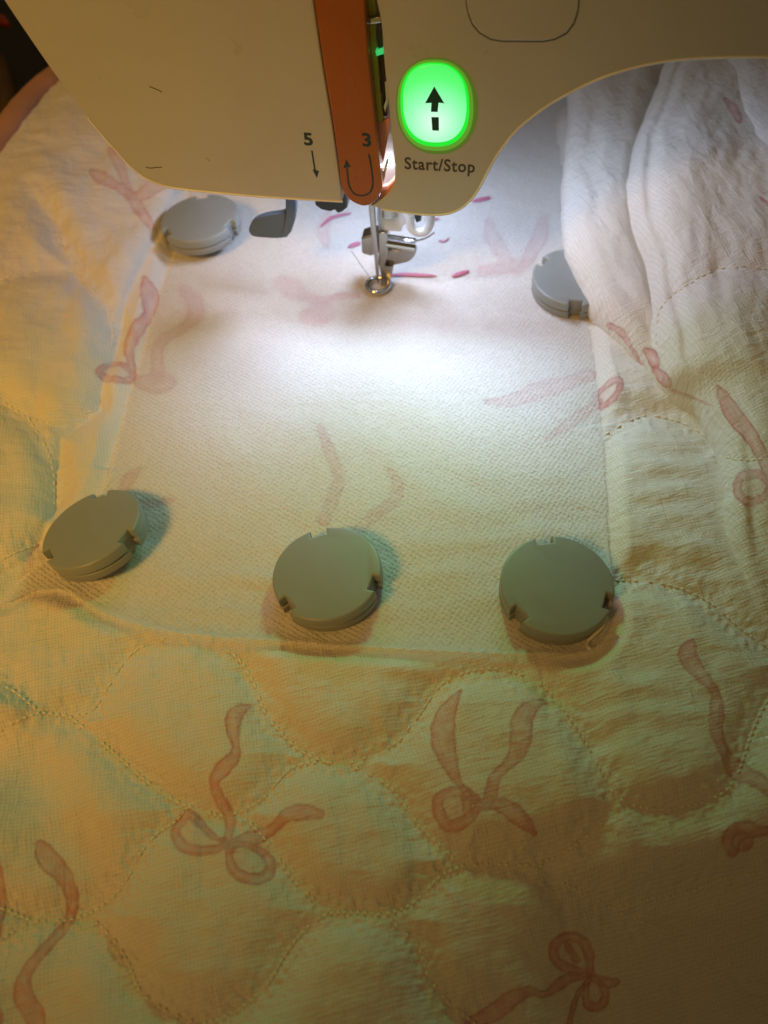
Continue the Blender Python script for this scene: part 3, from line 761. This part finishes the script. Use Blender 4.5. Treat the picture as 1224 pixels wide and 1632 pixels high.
lamp('slot_fill_light', 'POINT', tuple(fw(*fp(np.float64(618), np.float64(262), -0.5), -0.42)), (0, 0, 0), 6.0, (0.82, 0.9, 1.0), shadow_soft_size=0.05).parent = None  # added lamp, stands for work light bleeding into the slot

# the lit start and stop button
def superell(cx, cy, rx, ry, n=2.6, N=56, skew=0.0):
    out = []
    for k in range(N):
        a = 2*math.pi*k/N; c, s = math.cos(a), math.sin(a)
        x = rx*abs(c)**(2/n)*math.copysign(1, c); y = ry*abs(s)**(2/n)*math.copysign(1, s)
        out.append((cx+x+skew*y, cy+y))
    return out
def glow_mat():
    mt, nt, p = new_mat('lit_green_button'); L = nt.links.new
    geo = nd(nt, 'ShaderNodeNewGeometry')
    c = fw(*fp(np.float64(693), np.float64(196), 0.1), 0.1)
    vd = nd(nt, 'ShaderNodeVectorMath'); vd.operation = 'DISTANCE'; L(geo.outputs['Position'], vd.inputs[0]); vd.inputs[1].default_value = tuple(c)
    rp = nd(nt, 'ShaderNodeValToRGB'); L(mth(nt, 'DIVIDE', vd.outputs['Value'], 1.7), rp.inputs[0])
    e = rp.color_ramp.elements
    e[0].position = 0; e[0].color = (0.75, 1.0, 0.90, 1); e[1].position = 1; e[1].color = (0.03, 0.85, 0.10, 1)
    x = rp.color_ramp.elements.new(0.42); x.color = (0.25, 1.0, 0.45, 1); x = rp.color_ramp.elements.new(0.7); x.color = (0.07, 0.95, 0.17, 1)
    L(rp.outputs[0], p.inputs['Emission Color']); p.inputs['Emission Strength'].default_value = 1.0
    p.inputs['Base Color'].default_value = (0.1, 0.2, 0.1, 1); p.inputs['Roughness'].default_value = 0.3
    return mt
M['glow'] = glow_mat(); M['glow_far'] = emis('painted_casing_glow', (0.16, 0.30, 0.03), 0.32); M['glow_rim'] = emis('green_light_gap', (0.01, 0.72, 0.03), 1.0); M['glow_halo'] = emis('painted_button_halo', (0.14, 0.46, 0.03), 0.55)
btn = plate('start_button_halo', superell(694, 168, 61, 73, 2.3, skew=0.03), -0.05, 0.012, M['glow_halo'], mach, bevel=0.02)  # two emissive rings paint the button's green glow on the casing
plate('outer_halo', superell(696, 169, 65.5, 77, 2.2, skew=0.03), -0.05, 0.006, M['glow_far'], btn)
rim = plate('light_gap', superell(693, 167, 55, 67, 2.4, skew=0.03), 0.0, 0.03, M['glow_rim'], btn, bevel=0.015)
capb = plate('button_cap', superell(692.5, 166, 50.5, 62, 2.4, skew=0.03), 0.0, 0.10, M['glow'], btn, bevel=0.045, seg=4)
M['arrow'] = plastic('dark_green_symbol', (0.0, 0.05, 0.012), 0.5)
def btn_px(pts): return [(x, y) for x, y in pts]
def arrow_child(px, name='arrow_symbol'):
    return plate(name, px, 0.10, 0.112, M['arrow'], btn)
# the symbol: a stout arrow over a broken shaft
arrow_child([(692, 138), (708, 165), (699, 163.5), (697.5, 178.5), (686.8, 178.3), (687.5, 164), (677.5, 164.5)])
arrow_child([(687.5, 187), (699.3, 187), (699.6, 208.5), (689, 208)], 'shaft_symbol')
gl = lamp('button_glow', 'AREA', tuple(fw(*fp(np.float64(692), np.float64(166), 0.2), 0.2)), tuple(fw(*fp(np.float64(692), np.float64(166), 0.2), 0.2)+NF*1.0-ZU*0.12), 560, (0.30, 1.0, 0.32), shape='ELLIPSE', size=1.5, size_y=1.8)

# plain upper button
up_o = [(742, -200), (742, 5)]+[(745, 22), (752, 40), (764, 54), (782, 64), (800, 67), (865, 67.5), (885, 64), (904, 54), (916, 38), (922, 20), (923.5, 5), (926, -200)]
M['seam'] = plastic('dark_seam', (0.10, 0.08, 0.05), 0.6)
plate('button_seam', [(742+ (x-742), y) for x, y in up_o], -0.02, 0.006, M['seam'], mach)
plate('blank_button', [((x-833)*0.985+833, y-1.6 if y > 0 else y) for x, y in up_o], -0.02, 0.05, M['shell'], mach, bevel=0.045, seg=4)

# print on the covers
def text(s, px, py, hpx, off, mat, parent=mach, skew_px=None, bold=0.0, spacing=1.0, lower=False):
    c = bpy.data.curves.new('t', 'FONT'); c.body = s; c.size = 1.0; c.extrude = 0; c.offset = bold; c.align_x = 'LEFT'; c.space_character = spacing; c.resolution_u = 4
    o = bpy.data.objects.new('t', c); COL.objects.link(o)
    dg = bpy.context.evaluated_depsgraph_get(); me = bpy.data.meshes.new_from_object(o.evaluated_get(dg)); bpy.data.objects.remove(o)
    co_ = np.array([v.co[:] for v in me.vertices]); 
    x0, x1 = co_[:, 0].min(), co_[:, 0].max(); y1 = co_[:, 1].max()
    # px = (left, baseline) , (right, baseline)
    A = fp(np.float64(px[0]), np.float64(px[1]), off); B = fp(np.float64(py[0]), np.float64(py[1]), off)
    sx = (B-A)/(x1-x0); C_ = fp(np.float64(px[0]), np.float64(px[1]-hpx), off); sy = (C_[1]-A[1])/y1
    for v in me.vertices:
        x, y = v.co.x-x0, v.co.y
        s_ = A[0]+sx[0]*x; z_ = A[1]+sx[1]*x+sy*y
        v.co = tuple(fw(s_, z_, off))
    me.name = 'lettering'
    return link('lettering', me, mat, parent, smooth=False)
text('Start/Stop', (645, 269), (756.5, 275), 19, 0.004, M['print_grey'], bold=0.022, spacing=1.1)
text('5', (485, 230.5), (499.5, 231.5), 19.5, 0.004, M['print_dark'], bold=0.035)
text('3', (578, 232.5), (592, 233.5), 21, 0.104, M['print_dark'], bold=0.03)
def stroke(name, px, w, off, parent=mach, mat=None):
    p = fp(np.array([q[0] for q in px], float), np.array([q[1] for q in px], float), off)
    t = np.gradient(p, axis=0); t /= np.linalg.norm(t, axis=1)[:, None]; nrm = np.stack([-t[:, 1], t[:, 0]], -1)
    out = np.vstack([p+nrm*w/2, (p-nrm*w/2)[::-1]])
    return plate_sz(name, out, off-0.008, off, mat or M['print_dark'], parent)
stroke('arrow_shaft', [(497, 240), (499.5, 256), (502.5, 274)], 0.05, 0.004)
plate('arrow_head', [(498, 270), (508.5, 272.5), (505, 284)], -0.004, 0.004, M['print_dark'], mach)
u = catmull([(588, 246), (591, 262), (593.5, 280), (594, 296), (588, 308), (576, 312), (564, 308), (557, 297), (554.5, 283), (553, 268)], 5)
stroke('arrow_curve', u, 0.052, 0.104)
plate('arrow_head', [(547, 268), (552, 254), (559, 266)], 0.096, 0.104, M['print_dark'], mach)
stroke('scuff', [(238, 138), (246, 141), (253, 144), (258, 147)], 0.03, 0.003, mat=M['mark'])
stroke('scuff', [(232, 266.5), (240, 268), (250, 267), (258, 266.5)], 0.03, 0.003, mat=M['mark'])
stroke('scuff', [(328, 251), (335, 257)], 0.015, 0.003, mat=M['mark'])

# slate lever hanging left of the needle
lv = plate('buttonhole_lever', [(454, 300), (472, 300), (472.5, 335), (470, 352), (464, 370), (457, 379), (449, 380), (447, 374), (452, 360), (455, 340)], -1.6, -1.35, M['lever'], mach, bevel=0.06)
sc = plate('scoop', catmull([(455, 338), (445, 341), (425, 344), (408, 350), (398, 360), (397, 370), (404, 377), (420, 379), (440, 380), (452, 379)], 3), -1.62, -1.38, M['lever'], lv, bevel=0.10, seg=4)
# dark threader stub under the left cover
plate('threader_stub', [(500, 300), (553, 300), (553, 332), (546, 338), (538, 341), (533, 335), (527, 338), (512, 335), (502, 328)], -1.8, -1.0, M['dark_part'], mach, bevel=0.06)

# needle, bar and foot
nf = needle_foot
def near_needle(px, py, back=0.0): return at_off(px, py, -2.2-back)
tube('needle', [tuple(near_needle(591, 290)), tuple(near_needle(593, 335)), tuple(near_needle(597.5, 385)), tuple(near_needle(599.5, 408)), tuple(near_needle(602, 440)), tuple(near_needle(603, 453))], [0.11, 0.11, 0.10, 0.075, 0.06, 0.02], M['steel'], mach, seg=14)
def fplate(name, px, d0, d1, mat, parent, bevel=0.03): return plate(name, px, d0, d1, M[mat], parent, bevel)
foot = fplate('presser_foot', catmull([(603, 372), (617, 372), (618, 392), (618, 410), (613, 424), (625, 426), (626, 432), (622, 447), (618, 458), (610, 463), (606, 456), (607, 440), (603, 420)], 2, False), -2.75, -2.35, 'steel', mach)
fplate('cross_block', [(575, 380), (590, 376), (603, 374), (603, 406), (590, 409), (576, 405)], -3.1, -2.5, 'steel', foot, 0.08)
tube('clamp_barrel', [tuple(near_needle(617, 384, 0.35)), tuple(near_needle(662, 391, 0.35))], 0.24, M['chrome'], foot, seg=20)
fplate('foot_wing', catmull([(612, 398), (640, 399), (662, 396), (661, 408), (650, 418), (632, 422), (622, 426), (612, 430)], 2, False), -2.8, -2.55, 'steel', foot, 0.04)
fplate('white_holder', [(600, 320), (648, 320), (647, 358), (641, 362), (639, 370), (604, 368), (600, 350)], -3.0, -2.5, 'white_part', foot, 0.05)
hook = catmull([(653, 322), (653, 345), (656, 362), (666, 370), (678, 368), (685, 356), (685, 338), (684, 320)], 4)
tube('white_loop', [tuple(near_needle(x, y, 0.3)) for x, y in hook], 0.135, M['white_part'], foot, seg=12, flat=1.2)
tube('needle_bar', [tuple(near_needle(618, 250, 0.4)), tuple(near_needle(620, 340, 0.4))], 0.32, M['steel'], mach, seg=20)
fplate('holder_slot', [(659, 330), (672, 332), (671, 352), (664, 355), (660, 346)], -2.9, -2.7, 'dark_part', foot, 0.01)
tube('spring_wire', [tuple(near_needle(x, y, 0.5)) for x, y in catmull([(640, 384), (662, 384), (680, 379), (692, 371)], 4)], 0.035, M['chrome'], foot, seg=8)
tube('thread_guide_wire', [tuple(near_needle(x, y, 0.1)) for x, y in catmull([(560, 400), (575, 422), (588, 440)], 4)], 0.013, M['steel'], foot, seg=6)
rc = nf+np.array([0, 0, 0.05])
tube('foot_ring', [tuple(rc+np.array([math.cos(a)*0.40, math.sin(a)*0.40, 0])) for a in np.linspace(0, 2*math.pi, 40, endpoint=False)], 0.095, M['chrome'], foot, seg=10, closed=True)

# the machine's own white work light, up in the hollow, and two added fills
lamp('rear_fill_light', 'SPOT', tuple(fw(1.2, 8.2, -4.4)), tuple(fw(2.4, 0, -6.5)), 3300, (0.62, 0.73, 1.0), spot_size=R_(168), spot_blend=0.3, shadow_soft_size=1.2)  # added fill lamp, brightens the back and the bunched folds
lamp('work_light', 'SPOT', tuple(fw(-0.9, 6.6, -1.25)), tuple(fw(2.6, 0, -5.0)), 1000, (0.64, 0.75, 1.0), spot_size=R_(165), spot_blend=0.4, shadow_soft_size=0.45)
bar = lamp('pool_fill_bar', 'AREA', tuple(fw(0.8, 5.25, -0.75)), (0, 0, 0), 255, (0.52, 0.62, 1.0), shape='RECTANGLE', size=12, size_y=0.25, spread=R_(80))  # added unseen strip, widens the white pool towards the viewer
bd = Vector(-ZU*math.cos(R_(41))+NF*math.sin(R_(41))+T*0.05).normalized(); bx = (Vector(T)-bd*Vector(T).dot(bd)).normalized(); by = (-bd).cross(bx)
bar.rotation_euler = Matrix((bx, by, -bd)).transposed().to_euler()

# ------------------------------------------------------------------ blurred things in the dark corner
def corner():
    a = gp(6, 100, -1.5)
    o = tube('brown_rod', [tuple(gp(x, y, -1.5)) for x, y in ((-60, 40), (-20, 75), (4, 110), (16, 160), (18, 230))], 0.5, M['brown_thing'], seg=12)
    tag(o, 'blurred brown rod lying in the dark top left corner', 'rod')
    o = tube('red_glint', [tuple(gp(x, y, -1.0)) for x, y in ((-14, 30), (4, 33), (14, 40))], [0.25, 0.32, 0.12], M['red_thing'], seg=12)  # a red-orange glint put in as a small solid shape
    tag(o, 'small blurred red glint at the very top left edge', 'clip')  # no real clip, the solid stands in for a red-orange glint
corner()
